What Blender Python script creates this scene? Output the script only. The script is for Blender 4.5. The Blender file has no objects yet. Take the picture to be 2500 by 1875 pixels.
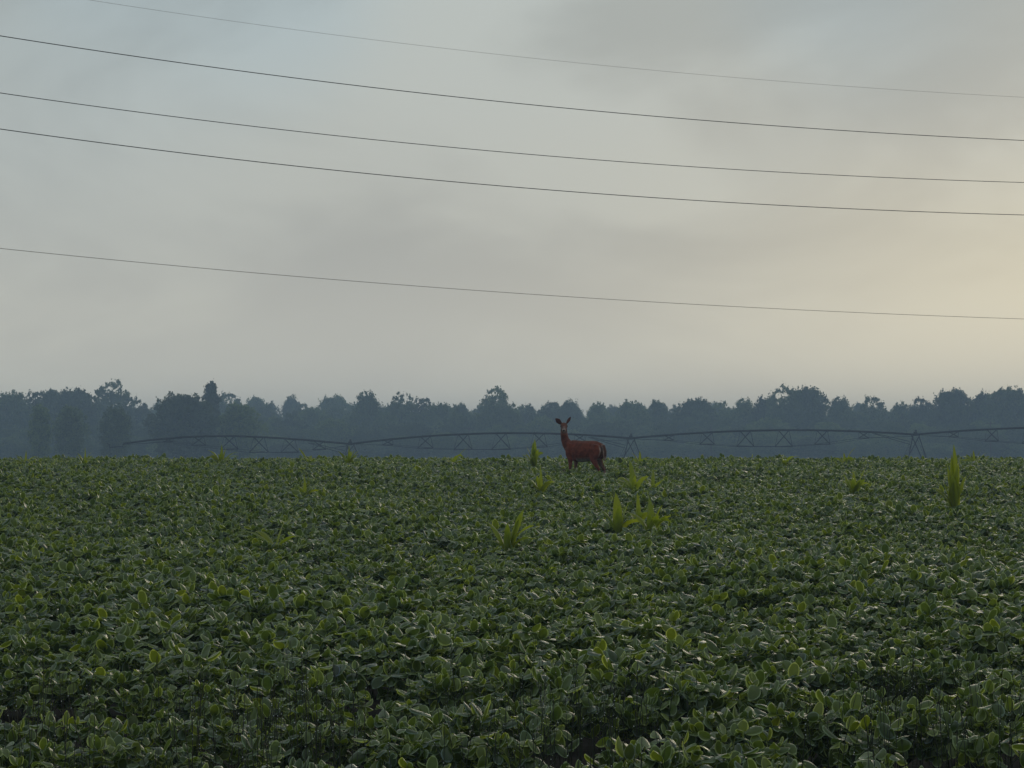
import bpy, math
import numpy as np
from mathutils import Vector, Matrix, Euler

# ------------------------------------------------------------------ camera, sky, sun, exposure
S = bpy.context.scene
C = S.collection
F = 5347.0                     # focal length in photo pixels (2500 wide)
EYE = 2.40
PITCH = math.atan(152.5 / F)
cam_d = bpy.data.cameras.new('camera')
cam = bpy.data.objects.new('camera', cam_d)
C.objects.link(cam)
cam_d.sensor_width = 36.0
cam_d.lens = F / 2500.0 * 36.0
cam_d.clip_start = 0.5
cam_d.clip_end = 6000
cam.location = (0, 0, EYE)
cam.rotation_euler = (math.pi / 2 + PITCH, 0, 0)
S.camera = cam

SUN_AZ, SUN_EL = math.radians(15.5), math.radians(4.6)     # ahead, to the right, low behind the cloud
sdir = Vector((math.sin(SUN_AZ) * math.cos(SUN_EL), math.cos(SUN_AZ) * math.cos(SUN_EL), math.sin(SUN_EL)))

W = bpy.data.worlds.new('World')
S.world = W
W.use_nodes = True
nt = W.node_tree
nt.nodes.clear()


def mk(tree, typ, **kw):
    n = tree.nodes.new(typ)
    for k, v in kw.items():
        setattr(n, k, v)
    return n


def mathn(tree, op, a, b=None, c=None, clamp=False):
    n = mk(tree, 'ShaderNodeMath', operation=op, use_clamp=clamp)
    for i, v in enumerate((a, b, c)):
        if v is None:
            continue
        if isinstance(v, (int, float)):
            n.inputs[i].default_value = v
        else:
            tree.links.new(v, n.inputs[i])
    return n.outputs[0]


def maprange(tree, v, a, b, c=0.0, d=1.0, smooth=True):
    n = mk(tree, 'ShaderNodeMapRange', interpolation_type='SMOOTHSTEP' if smooth else 'LINEAR')
    tree.links.new(v, n.inputs['Value'])
    for k, x in zip(('From Min', 'From Max', 'To Min', 'To Max'), (a, b, c, d)):
        n.inputs[k].default_value = x
    return n.outputs['Result']


def mixc(tree, fac, a, b, blend='MIX'):
    n = mk(tree, 'ShaderNodeMix', data_type='RGBA', blend_type=blend)
    for i, v in ((0, fac), (6, a), (7, b)):
        if isinstance(v, (int, float)):
            n.inputs[i].default_value = v
        elif isinstance(v, tuple):
            n.inputs[i].default_value = (*v, 1)
        else:
            tree.links.new(v, n.inputs[i])
    return n.outputs[2]


def build_sky():
    L = nt.links.new
    out = mk(nt, 'ShaderNodeOutputWorld')
    bg = mk(nt, 'ShaderNodeBackground')
    bg.inputs['Strength'].default_value = 0.10
    L(bg.outputs[0], out.inputs['Surface'])
    sky = mk(nt, 'ShaderNodeTexSky', sky_type='NISHITA')
    sky.sun_disc = False
    sky.sun_elevation = SUN_EL
    sky.sun_rotation = SUN_AZ
    sky.air_density = 1.0
    sky.dust_density = 3.0
    tc = mk(nt, 'ShaderNodeTexCoord')
    d = tc.outputs['Generated']
    sep = mk(nt, 'ShaderNodeSeparateXYZ')
    L(d, sep.inputs[0])
    z = sep.outputs['Z']
    # cloud deck: drawn-out soft banks, same deck over the whole dome
    mp = mk(nt, 'ShaderNodeMapping')
    mp.inputs['Rotation'].default_value = (0, math.radians(-24), 0)
    mp.inputs['Scale'].default_value = (5.0, 5.0, 11.0)
    mp.inputs['Location'].default_value = (4.51, 1.04, 5.91)
    L(d, mp.inputs['Vector'])
    n1 = mk(nt, 'ShaderNodeTexNoise')
    n1.inputs['Scale'].default_value = 1.0
    n1.inputs['Detail'].default_value = 5.0
    n1.inputs['Roughness'].default_value = 0.5
    n1.inputs['Distortion'].default_value = 0.5
    L(mp.outputs[0], n1.inputs['Vector'])
    n2 = mk(nt, 'ShaderNodeTexNoise')
    n2.inputs['Scale'].default_value = 0.55
    n2.inputs['Detail'].default_value = 2.0
    mp2 = mk(nt, 'ShaderNodeMapping')
    mp2.inputs['Location'].default_value = (6.99, 5.52, 8.53)
    mp2.inputs['Scale'].default_value = (6.0, 6.0, 9.0)
    L(d, mp2.inputs['Vector'])
    L(mp2.outputs[0], n2.inputs['Vector'])
    dark = maprange(nt, n1.outputs[0], 0.38, 0.63)
    gap = maprange(nt, n2.outputs[0], 0.40, 0.62)
    # glow of the veiled sun, flattened along the horizon bank
    sn = mk(nt, 'ShaderNodeVectorMath', operation='DOT_PRODUCT')
    L(d, sn.inputs[0])
    sn.inputs[1].default_value = sdir
    sb = mk(nt, 'ShaderNodeVectorMath', operation='SUBTRACT')
    L(d, sb.inputs[0])
    sb.inputs[1].default_value = sdir
    sm = mk(nt, 'ShaderNodeVectorMath', operation='MULTIPLY')
    L(sb.outputs[0], sm.inputs[0])
    sm.inputs[1].default_value = (1.0, 1.0, 2.7)
    ln = mk(nt, 'ShaderNodeVectorMath', operation='LENGTH')
    L(sm.outputs[0], ln.inputs[0])
    glow = mathn(nt, 'POWER', maprange(nt, ln.outputs['Value'], 0.0, 0.37, 1.0, 0.0, False), 1.8)
    # colours are radiance x10 because the Background strength is 0.1
    base = mixc(nt, dark, (5.15, 5.30, 4.85), (5.0, 5.15, 4.83))
    high = maprange(nt, z, 0.06, 0.22)
    blue = mixc(nt, mathn(nt, 'MULTIPLY', gap, 0.85), (5.0, 5.45, 5.25), (4.25, 5.15, 5.45))
    col = mixc(nt, high, base, blue)
    col = mixc(nt, mathn(nt, 'MULTIPLY', glow, maprange(nt, z, 0.07, 0.20, 1.0, 0.45)), col, (6.9, 6.75, 5.35))
    darkm = mixc(nt, mathn(nt, 'MULTIPLY', mathn(nt, 'MULTIPLY', dark, maprange(nt, z, 0.0, 0.17, 0.35, 1.0)), 0.20), (1, 1, 1), (0.0, 0.0, 0.0))
    col = mixc(nt, 1.0, col, darkm, 'MULTIPLY')
    low = maprange(nt, z, 0.0, 0.10, 1.0, 0.0)
    col = mixc(nt, 1.0, col, mixc(nt, low, (1, 1, 1), (1.44, 1.38, 1.27)), 'MULTIPLY')
    # the sky away from the sun is dimmer
    away = maprange(nt, sn.outputs['Value'], -1.0, 0.93, 0.0, 1.0, False)
    col = mixc(nt, 1.0, col, mixc(nt, away, (0.52, 0.56, 0.62), (1, 1, 1)), 'MULTIPLY')
    col = mixc(nt, 0.02, col, sky.outputs[0])
    L(col, bg.inputs['Color'])


build_sky()
W.cycles.sampling_method = 'MANUAL'
W.cycles.sample_map_resolution = 1024

sun_d = bpy.data.lights.new('sun', 'SUN')
sun_d.energy = 0.9
sun_d.angle = math.radians(34)
sun_d.color = (1.0, 0.86, 0.66)
sun = bpy.data.objects.new('sun', sun_d)
C.objects.link(sun)
sun.rotation_euler = (-sdir).to_track_quat('-Z', 'Y').to_euler()

S.view_settings.view_transform = 'Standard'
S.view_settings.look = 'None'
S.view_settings.exposure = 0.0
S.view_settings.gamma = 1.0
S.view_settings.use_curve_mapping = False
S.render.engine = 'CYCLES'
S.cycles.use_denoising = True
S.cycles.max_bounces = 8
S.cycles.volume_bounces = 1
S.cycles.transparent_max_bounces = 8

# ------------------------------------------------------------------ helpers
rng = np.random.default_rng(11)


def at(px, py, D):
    """World point at forward distance D that the photo shows at pixel px, py."""
    u, v = (px - 1250) / F, (937.5 - py) / F
    y = math.cos(PITCH) - v * math.sin(PITCH)
    z = math.sin(PITCH) + v * math.cos(PITCH)
    return Vector((u / y * D, D, EYE + z / y * D))


SLOPE, TURN, BEND = 0.0337, 42.0, 0.00115


def ground_z(y):
    """The field rises gently, rounds over a crest and falls away behind it."""
    y = np.asarray(y, float)
    d = np.clip(y - TURN, 0, 21.6)
    top = SLOPE * TURN + SLOPE * d - BEND * d * d
    z = np.where(y < TURN, SLOPE * np.clip(y, -30, None), top)
    z = z - 0.016 * np.clip(y - TURN - 21.6, 0, None)
    return np.where(y > 80, np.maximum(z, -0.7), z)


def gz(y):
    return float(ground_z(y))


def tag(o, label=None, cat=None, group=None, kind=None):
    for k, v in (('label', label), ('category', cat), ('group', group), ('kind', kind)):
        if v:
            o[k] = v
    return o


def empty(name, loc, rz=0.0, label=None, cat=None, group=None):
    o = bpy.data.objects.new(name, None)
    o.empty_display_size = 0.2
    C.objects.link(o)
    o.location = loc
    o.rotation_euler = (0, 0, rz)
    return tag(o, label, cat, group)


def mesh_from(name, verts, faces, mat=None, smooth=True, attrs=None):
    me = bpy.data.meshes.new(name)
    me.from_pydata([tuple(v) for v in verts], [], [tuple(f) for f in faces])
    if smooth:
        me.polygons.foreach_set('use_smooth', [True] * len(me.polygons))
    if attrs:
        for k, a in attrs.items():
            at_ = me.attributes.new(k, 'FLOAT', 'POINT')
            at_.data.foreach_set('value', np.asarray(a, np.float32))
    if mat:
        me.materials.append(mat)
    me.update()
    return me


def obj(name, me, parent=None):
    o = bpy.data.objects.new(name, me)
    C.objects.link(o)
    if parent:
        o.parent = parent
    return o


class MB:
    """Collects simple shapes into one mesh."""

    def __init__(self):
        self.v, self.f = [], []

    def tube(self, pts, radii, n=6, cap=True, squash=None):
        pts = [Vector(p) for p in pts]
        if isinstance(radii, (int, float)):
            radii = [radii] * len(pts)
        base = len(self.v)
        ref = None
        for i, p in enumerate(pts):
            t = (pts[min(i + 1, len(pts) - 1)] - pts[max(i - 1, 0)]).normalized()
            if ref is None:
                ref = Vector((0, 0, 1)) if abs(t.z) < 0.9 else Vector((1, 0, 0))
            a = (ref - t * ref.dot(t)).normalized()
            b = t.cross(a)
            ref = a
            r = radii[i]
            for k in range(n):
                w = 2 * math.pi * (k + 0.5) / n
                self.v.append(p + a * (r * math.cos(w)) + b * (r * math.sin(w)))
        for i in range(len(pts) - 1):
            for k in range(n):
                a0 = base + i * n + k
                a1 = base + i * n + (k + 1) % n
                self.f.append((a0, a1, a1 + n, a0 + n))
        if cap:
            self.f.append(tuple(base + k for k in range(n))[::-1])
            self.f.append(tuple(base + (len(pts) - 1) * n + k for k in range(n)))
        return self

    def box(self, c, s, rot=None):
        base = len(self.v)
        c = Vector(c)
        m = rot or Matrix.Identity(3)
        for dx in (-1, 1):
            for dy in (-1, 1):
                for dz in (-1, 1):
                    self.v.append(c + m @ Vector((dx * s[0] / 2, dy * s[1] / 2, dz * s[2] / 2)))
        for f in ((0, 1, 3, 2), (4, 6, 7, 5), (0, 4, 5, 1), (2, 3, 7, 6), (0, 2, 6, 4), (1, 5, 7, 3)):
            self.f.append(tuple(base + i for i in f))
        return self

    def ball(self, c, r, nu=6, nv=4):
        base = len(self.v)
        c = Vector(c)
        r = Vector(r) if hasattr(r, '__len__') else Vector((r, r, r))
        self.v.append(c + Vector((0, 0, r.z)))
        for i in range(1, nv):
            th = math.pi * i / nv
            for k in range(nu):
                ph = 2 * math.pi * k / nu
                self.v.append(c + Vector((r.x * math.sin(th) * math.cos(ph), r.y * math.sin(th) * math.sin(ph), r.z * math.cos(th))))
        self.v.append(c - Vector((0, 0, r.z)))
        last = len(self.v) - 1
        for k in range(nu):
            self.f.append((base, base + 1 + k, base + 1 + (k + 1) % nu))
            for i in range(nv - 2):
                a = base + 1 + i * nu + k
                b = base + 1 + i * nu + (k + 1) % nu
                self.f.append((a, a + nu, b + nu, b))
            a = base + 1 + (nv - 2) * nu
            self.f.append((a + k, last, a + (k + 1) % nu))
        return self

    def build(self, name, mat, parent=None, smooth=False):
        return obj(name, mesh_from(name, self.v, self.f, mat, smooth), parent)


def new_mat(name):
    m = bpy.data.materials.new(name)
    m.use_nodes = True
    t = m.node_tree
    t.nodes.clear()
    out = mk(t, 'ShaderNodeOutputMaterial')
    return m, t, out


def simple_mat(name, col, rough=0.6, metal=0.0, spec=0.4, noise=0.25, scale=8.0, bump=0.0):
    m, t, out = new_mat(name)
    p = mk(t, 'ShaderNodeBsdfPrincipled')
    p.inputs['Roughness'].default_value = rough
    p.inputs['Metallic'].default_value = metal
    p.inputs['Specular IOR Level'].default_value = spec
    tc = mk(t, 'ShaderNodeTexCoord')
    n = mk(t, 'ShaderNodeTexNoise')
    n.inputs['Scale'].default_value = scale
    n.inputs['Detail'].default_value = 5
    t.links.new(tc.outputs['Object'], n.inputs['Vector'])
    c = mixc(t, n.outputs[0], tuple(x * (1 - noise) for x in col), tuple(min(1, x * (1 + noise)) for x in col))
    t.links.new(c, p.inputs['Base Color'])
    if bump:
        b = mk(t, 'ShaderNodeBump')
        b.inputs['Strength'].default_value = bump
        t.links.new(n.outputs[0], b.inputs['Height'])
        t.links.new(b.outputs[0], p.inputs['Normal'])
    t.links.new(p.outputs[0], out.inputs['Surface'])
    return m


def leaf_mat(name, stops, trans_col, trans=0.35, rough=0.45, spec=0.4, sheen=0.4, under=1.25, margin=1.5, vary=0.0):
    """Leaf: colour by leaf, paler underside, hairy margin with rim light put into its colour, light passing through."""
    m, t, out = new_mat(name)
    L = t.links.new
    a = mk(t, 'ShaderNodeAttribute', attribute_name='rnd')
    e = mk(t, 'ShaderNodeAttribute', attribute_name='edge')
    oi = mk(t, 'ShaderNodeObjectInfo')
    v = mathn(t, 'FRACT', mathn(t, 'ADD', a.outputs['Fac'], mathn(t, 'MULTIPLY', oi.outputs['Random'], 3.7)))
    r = mk(t, 'ShaderNodeValToRGB')
    el = r.color_ramp.elements
    while len(el) > 1:
        el.remove(el[-1])
    el[0].position, el[0].color = stops[0][0], (*stops[0][1], 1)
    for pos, c in stops[1:]:
        q = el.new(pos)
        q.color = (*c, 1)
    L(v, r.inputs[0])
    col = r.outputs[0]
    tc = mk(t, 'ShaderNodeTexCoord')
    nz = mk(t, 'ShaderNodeTexNoise')
    nz.inputs['Scale'].default_value = 38.0
    nz.inputs['Detail'].default_value = 3
    L(tc.outputs['Object'], nz.inputs['Vector'])
    col = mixc(t, 1.0, col, mixc(t, nz.outputs[0], (0.78, 0.78, 0.78), (1.22, 1.22, 1.22)), 'MULTIPLY')
    if vary:
        tone = maprange(t, oi.outputs['Random'], 0.0, 1.0, 1 - vary, 1 + vary, False)
        g = mk(t, 'ShaderNodeCombineColor')
        for i in range(3):
            L(tone, g.inputs[i])
        col = mixc(t, 1.0, col, g.outputs[0], 'MULTIPLY')
    geo = mk(t, 'ShaderNodeNewGeometry')
    pale = mixc(t, 1.0, col, (under, under * 0.97, under * 1.15), 'MULTIPLY')
    col = mixc(t, geo.outputs['Backfacing'], col, pale)
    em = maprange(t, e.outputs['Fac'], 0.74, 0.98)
    col = mixc(t, em, col, mixc(t, 1.0, col, (margin, margin * 0.86, margin * 2.3), 'MULTIPLY'))  # rim light caught by the leaf hairs, put into the margin colour
    p = mk(t, 'ShaderNodeBsdfPrincipled')
    L(col, p.inputs['Base Color'])
    p.inputs['Roughness'].default_value = rough
    p.inputs['Specular IOR Level'].default_value = spec
    p.inputs['Sheen Weight'].default_value = sheen
    p.inputs['Sheen Roughness'].default_value = 0.22
    p.inputs['Sheen Tint'].default_value = (0.95, 1.0, 0.82, 1)
    tr = mk(t, 'ShaderNodeBsdfTranslucent')
    L(mixc(t, 1.0, col, trans_col, 'MULTIPLY'), tr.inputs['Color'])
    mx = mk(t, 'ShaderNodeMixShader')
    mx.inputs[0].default_value = trans
    L(p.outputs[0], mx.inputs[1])
    L(tr.outputs[0], mx.inputs[2])
    L(mx.outputs[0], out.inputs['Surface'])
    return m


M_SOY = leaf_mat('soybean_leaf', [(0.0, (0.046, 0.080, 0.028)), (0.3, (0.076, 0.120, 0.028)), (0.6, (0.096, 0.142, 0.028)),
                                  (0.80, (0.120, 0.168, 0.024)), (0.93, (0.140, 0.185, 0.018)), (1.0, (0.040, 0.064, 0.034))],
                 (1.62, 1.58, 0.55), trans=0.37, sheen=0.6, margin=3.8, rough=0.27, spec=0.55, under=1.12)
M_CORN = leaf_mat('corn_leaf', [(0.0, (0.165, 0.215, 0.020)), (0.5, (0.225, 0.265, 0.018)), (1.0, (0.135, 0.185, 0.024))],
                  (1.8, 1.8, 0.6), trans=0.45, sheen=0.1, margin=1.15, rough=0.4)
M_STEM = simple_mat('plant_stem', (0.055, 0.075, 0.025), 0.7, noise=0.3, scale=20)
M_TREE = leaf_mat('tree_foliage', [(0.0, (0.045, 0.072, 0.026)), (0.5, (0.095, 0.135, 0.040)), (1.0, (0.140, 0.185, 0.056))],
                  (1.5, 1.5, 0.7), trans=0.25, sheen=0.0, rough=0.6, margin=1.0, under=1.1, spec=0.25, vary=0.5)
M_BARK = simple_mat('bark', (0.075, 0.062, 0.050), 0.9, noise=0.4, scale=3)
M_STEEL = simple_mat('weathered_steel', (0.010, 0.012, 0.014), 0.7, 0.0, noise=0.3, scale=2)
M_DARKBOX = simple_mat('dark_painted_steel', (0.05, 0.055, 0.06), 0.5, 0.2)
M_RUBBER = simple_mat('rubber', (0.03, 0.03, 0.03), 0.85)
M_WOOD = simple_mat('weathered_wood', (0.10, 0.085, 0.07), 0.9)
M_WIRE = simple_mat('wire_metal', (0.06, 0.06, 0.06), 0.6, 0.2)
M_WIRE2 = simple_mat('thin_wire_metal', (0.32, 0.28, 0.25), 0.6, 0.3)
M_GRASS = simple_mat('grass_stalk', (0.028, 0.034, 0.016), 0.7)
M_DEW, _t, _o = new_mat('dew')
_p = mk(_t, 'ShaderNodeBsdfPrincipled')
_p.inputs['Base Color'].default_value = (0.8, 0.85, 0.82, 1)
_p.inputs['Roughness'].default_value = 0.12
_t.links.new(_p.outputs[0], _o.inputs['Surface'])


# ------------------------------------------------------------------ ground
def build_ground():
    ys = np.concatenate([np.linspace(-180, 0, 8), np.linspace(2, 100, 140), np.linspace(104, 200, 25), np.linspace(230, 1150, 24)])
    xs = np.concatenate([np.linspace(-800, -45, 20), np.linspace(-40, 40, 90), np.linspace(45, 800, 20)])
    r = np.random.default_rng(5)
    X, Y = np.meshgrid(xs, ys)
    Z = ground_z(Y) + (r.random(X.shape) - 0.5) * 0.03 * (np.abs(X) < 41) * (Y < 100)
    nx, ny = len(xs), len(ys)
    v = np.stack([X.ravel(), Y.ravel(), Z.ravel()], 1)
    f = [(j * nx + i, j * nx + i + 1, (j + 1) * nx + i + 1, (j + 1) * nx + i) for j in range(ny - 1) for i in range(nx - 1)]
    m, t, out = new_mat('field_soil')
    L = t.links.new
    tc = mk(t, 'ShaderNodeTexCoord')
    n = mk(t, 'ShaderNodeTexNoise')
    n.inputs['Scale'].default_value = 6.0
    n.inputs['Detail'].default_value = 8
    L(tc.outputs['Object'], n.inputs['Vector'])
    n2 = mk(t, 'ShaderNodeTexNoise')
    n2.inputs['Scale'].default_value = 0.05
    L(tc.outputs['Object'], n2.inputs['Vector'])
    soil = mixc(t, n.outputs[0], (0.014, 0.012, 0.010), (0.048, 0.039, 0.031))
    crop = mixc(t, n2.outputs[0], (0.04, 0.065, 0.022), (0.07, 0.10, 0.03))
    sp = mk(t, 'ShaderNodeSeparateXYZ')
    L(tc.outputs['Object'], sp.inputs[0])
    far = maprange(t, sp.outputs['Y'], 76, 80)
    p = mk(t, 'ShaderNodeBsdfPrincipled')
    L(mixc(t, far, soil, crop), p.inputs['Base Color'])
    p.inputs['Roughness'].default_value = 0.95
    p.inputs['Specular IOR Level'].default_value = 0.15
    b = mk(t, 'ShaderNodeBump')
    b.inputs['Strength'].default_value = 0.6
    b.inputs['Distance'].default_value = 0.04
    L(n.outputs[0], b.inputs['Height'])
    L(b.outputs[0], p.inputs['Normal'])
    L(p.outputs[0], out.inputs['Surface'])
    o = obj('ground', mesh_from('ground', v, f, m))
    tag(o, kind='structure')


build_ground()


# ------------------------------------------------------------------ air
def build_haze():
    mb = MB().box((0, 480, 9.5), (1640, 1360, 24.6))
    m = bpy.data.materials.new('haze_air')
    m.use_nodes = True
    t = m.node_tree
    t.nodes.clear()
    out = mk(t, 'ShaderNodeOutputMaterial')
    v = mk(t, 'ShaderNodeVolumePrincipled')
    v.inputs['Color'].default_value = (0.53, 0.70, 0.96, 1)
    v.inputs['Density'].default_value = 0.00100
    v.inputs['Anisotropy'].default_value = 0.1
    t.links.new(v.outputs[0], out.inputs['Volume'])
    tag(mb.build('haze', m), 'thin blue morning haze over the fields and woods', 'haze', kind='stuff')


build_haze()


# ------------------------------------------------------------------ trees
def crown_mesh(name, kind, seed, n_leaf=7000):
    """Crown about 12 m high: leaf clumps gathered in boughs round a fuller inside, gaps between the boughs."""
    r = np.random.default_rng(seed)
    H = 12.0
    top, wide, sharp = {'round': (0.48, 4.5, 0.55), 'broad': (0.50, 6.4, 0.55), 'airy': (0.52, 4.6, 0.58),
                        'spire': (0.22, 3.0, 1.0), 'column': (0.50, 3.3, 0.52)}[kind]
    wob = [(r.random() * 6.28, r.uniform(.04, .12), k) for k in (2, 3, 5)]

    def env(h, th):
        if h < top:
            q = 0.72 + 0.28 * (h / top)
        else:
            q = max(0.0, 1 - ((h - top) / (1 - top)) ** 2) ** sharp if kind != 'spire' else max(0.0, 1 - (h - top) / (1 - top)) ** 0.5
        return wide * q * (1 + sum(a * math.sin(k * th + p + 5 * h) for p, a, k in wob))
    lobes = []
    nl = {'round': 95, 'broad': 120, 'airy': 85, 'spire': 80, 'column': 80}[kind]
    for _ in range(nl):
        th = r.random() * 2 * math.pi
        h = 0.06 + 0.90 * r.random() ** 0.85
        s = r.uniform(0.55, 1.25) * (0.75 if kind in ('airy', 'spire') else 1.0) * (0.7 if h > 0.85 else 1.0)
        rad = max(0.05, env(h, th) - s * 0.6) * (r.uniform(0.80, 1.05))
        lobes.append((math.cos(th) * rad, math.sin(th) * rad, h * H, s, s * 0.7))
    for _ in range(70):                    # small sprays standing proud of the outline
        th = r.random() * 2 * math.pi
        h = 0.25 + 0.74 * r.random() ** 0.7
        rad = env(min(h, 0.97), th) + r.uniform(-0.4, 0.15)
        lobes.append((math.cos(th) * rad, math.sin(th) * rad, h * H + r.uniform(-0.1, 0.25), r.uniform(.28, .60), r.uniform(.28, .50)))
    lobes.append((0.1, 0, H * 0.965, 0.5, 0.45))
    lob = np.array(lobes)
    n_in = int(n_leaf * (0.42 if kind != 'airy' else 0.30))
    n_out = n_leaf - n_in
    wgt = lob[:, 3] ** 2
    idx = r.choice(len(lob), n_out, p=wgt / wgt.sum())
    d = r.normal(size=(n_out, 3))
    d /= np.linalg.norm(d, axis=1, keepdims=True)
    rr = r.random(n_out) ** 0.4
    pos = lob[idx, :3] + d * rr[:, None] * np.stack([lob[idx, 3], lob[idx, 3], lob[idx, 4]], 1)
    stray = r.random(n_out) < 0.08
    pos[stray] += d[stray] * 0.4
    lr = r.random(len(lob))
    tone = 0.6 * lr[idx] + 0.4 * r.random(n_out)
    pin, hmax = [], (0.92 if kind != 'airy' else 0.80)
    for _ in range(n_in):
        th = r.random() * 2 * math.pi
        h = 0.02 + hmax * r.random() ** (0.8 if kind != 'airy' else 1.1)
        rad = env(h, th) * 0.74 * r.random() ** 0.5
        pin.append((math.cos(th) * rad, math.sin(th) * rad, h * H))
    pin = np.array(pin)
    if kind == 'airy':                     # leave holes in the upper half
        hole = (np.sin(pin[:, 0] * 2.1 + seed) * np.sin(pin[:, 1] * 2.3 + 1) * np.sin(pin[:, 2] * 1.7 + seed) > 0.12) & (pin[:, 2] > 0.45 * H)
        pin = pin[~hole]
    pos = np.concatenate([pos, pin])
    tone = np.concatenate([tone, r.random(len(pin))])
    d = np.concatenate([d, r.normal(size=(len(pin), 3))])
    n_leaf = len(pos)
    pos[:, 2] = np.clip(pos[:, 2], 0.1, None)
    nrm = d / np.linalg.norm(d, axis=1, keepdims=True) + r.normal(size=(n_leaf, 3)) * 0.6
    nrm /= np.linalg.norm(nrm, axis=1, keepdims=True)
    t = np.cross(nrm, r.normal(size=(n_leaf, 3)))
    t /= np.linalg.norm(t, axis=1, keepdims=True)
    b = np.cross(nrm, t)
    s = (0.11 + 0.15 * r.random(n_leaf))[:, None]
    s[n_out:] *= 1.5
    corners = [pos - t * s, pos + b * s * 0.75, pos + t * s, pos - b * s * 0.75 + nrm * s * 0.3]
    v = np.stack(corners, 1).reshape(-1, 3)
    f = np.arange(n_leaf * 4).reshape(-1, 4)
    rnd = np.repeat(np.clip(tone, 0, 0.999), 4)
    return mesh_from(name, v.tolist(), f.tolist(), M_TREE, False, {'rnd': rnd, 'edge': np.zeros(len(v))})


def trunk_mesh(name, seed, kind):
    r = np.random.default_rng(seed + 900)
    mb = MB()
    top = 10.6 if kind != 'broad' else 9.0
    pts, rad = [], []
    for i in range(7):
        u = i / 6
        pts.append((0.25 * math.sin(3 * u + seed), 0.25 * math.cos(2.3 * u + seed) - 0.25, -0.3 + u * top))
        rad.append(0.30 * (1 - u) ** 0.8 + 0.03)
    mb.tube(pts, rad, 7)
    for k in range(9):
        u = 0.22 + 0.6 * r.random()
        i = int(u * 6)
        p = Vector(pts[i]).lerp(Vector(pts[i + 1]), u * 6 - i)
        th = r.random() * 6.28
        ln = (2.2 + 1.6 * r.random()) * (1.25 - u) * (1.5 if kind == 'broad' else 1.0)
        q = p + Vector((math.cos(th), math.sin(th), 0.7)) * ln * 0.5
        w = q + Vector((math.cos(th + 0.3), math.sin(th + 0.3), 0.9)) * ln * 0.5
        mb.tube([p, q, w], [0.11 * (1.2 - u), 0.07 * (1.2 - u), 0.015], 5)
    return mesh_from(name, mb.v, mb.f, M_BARK, True)


CROWNS = {}
TRUNKS = {}
for kind, seeds in (('round', (1, 2, 3, 12, 13)), ('broad', (4, 5, 14, 15)), ('airy', (6, 7, 8, 16)), ('spire', (9,)), ('column', (10, 11))):
    CROWNS[kind] = [crown_mesh('crown_' + kind, kind, s, 15000 if kind == 'broad' else 10500 if kind != 'airy' else 9000) for s in seeds]
    TRUNKS[kind] = [trunk_mesh('trunk_' + kind, s, kind) for s in seeds]
WIDTH = {'round': 9.0, 'broad': 13.0, 'airy': 9.2, 'spire': 6.0, 'column': 6.6}
proto_tree = {}


def tree(px, top, width, D, kind, var, rz, label):
    if kind in ('round', 'broad'):
        var = (var + int(px) // 7) % len(CROWNS[kind])
    p = at(px, top, D)
    z0 = gz(D)
    h = (p.z - z0) / 12.0
    wsc = max((width / F * D) / WIDTH[kind], 0.72 * h)
    root = empty('tree', (p.x, D, z0), rz, label, 'tree', 'trees along the far edge of the fields')
    root.scale = (wsc, wsc, h)
    k = (kind, var)
    if k not in proto_tree:
        a = obj('trunk', TRUNKS[kind][var], root)
        b = obj('crown', CROWNS[kind][var], root)
        proto_tree[k] = (a, b)
    else:
        for src in proto_tree[k]:
            c = src.copy()
            C.objects.link(c)
            c.parent = root


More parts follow.
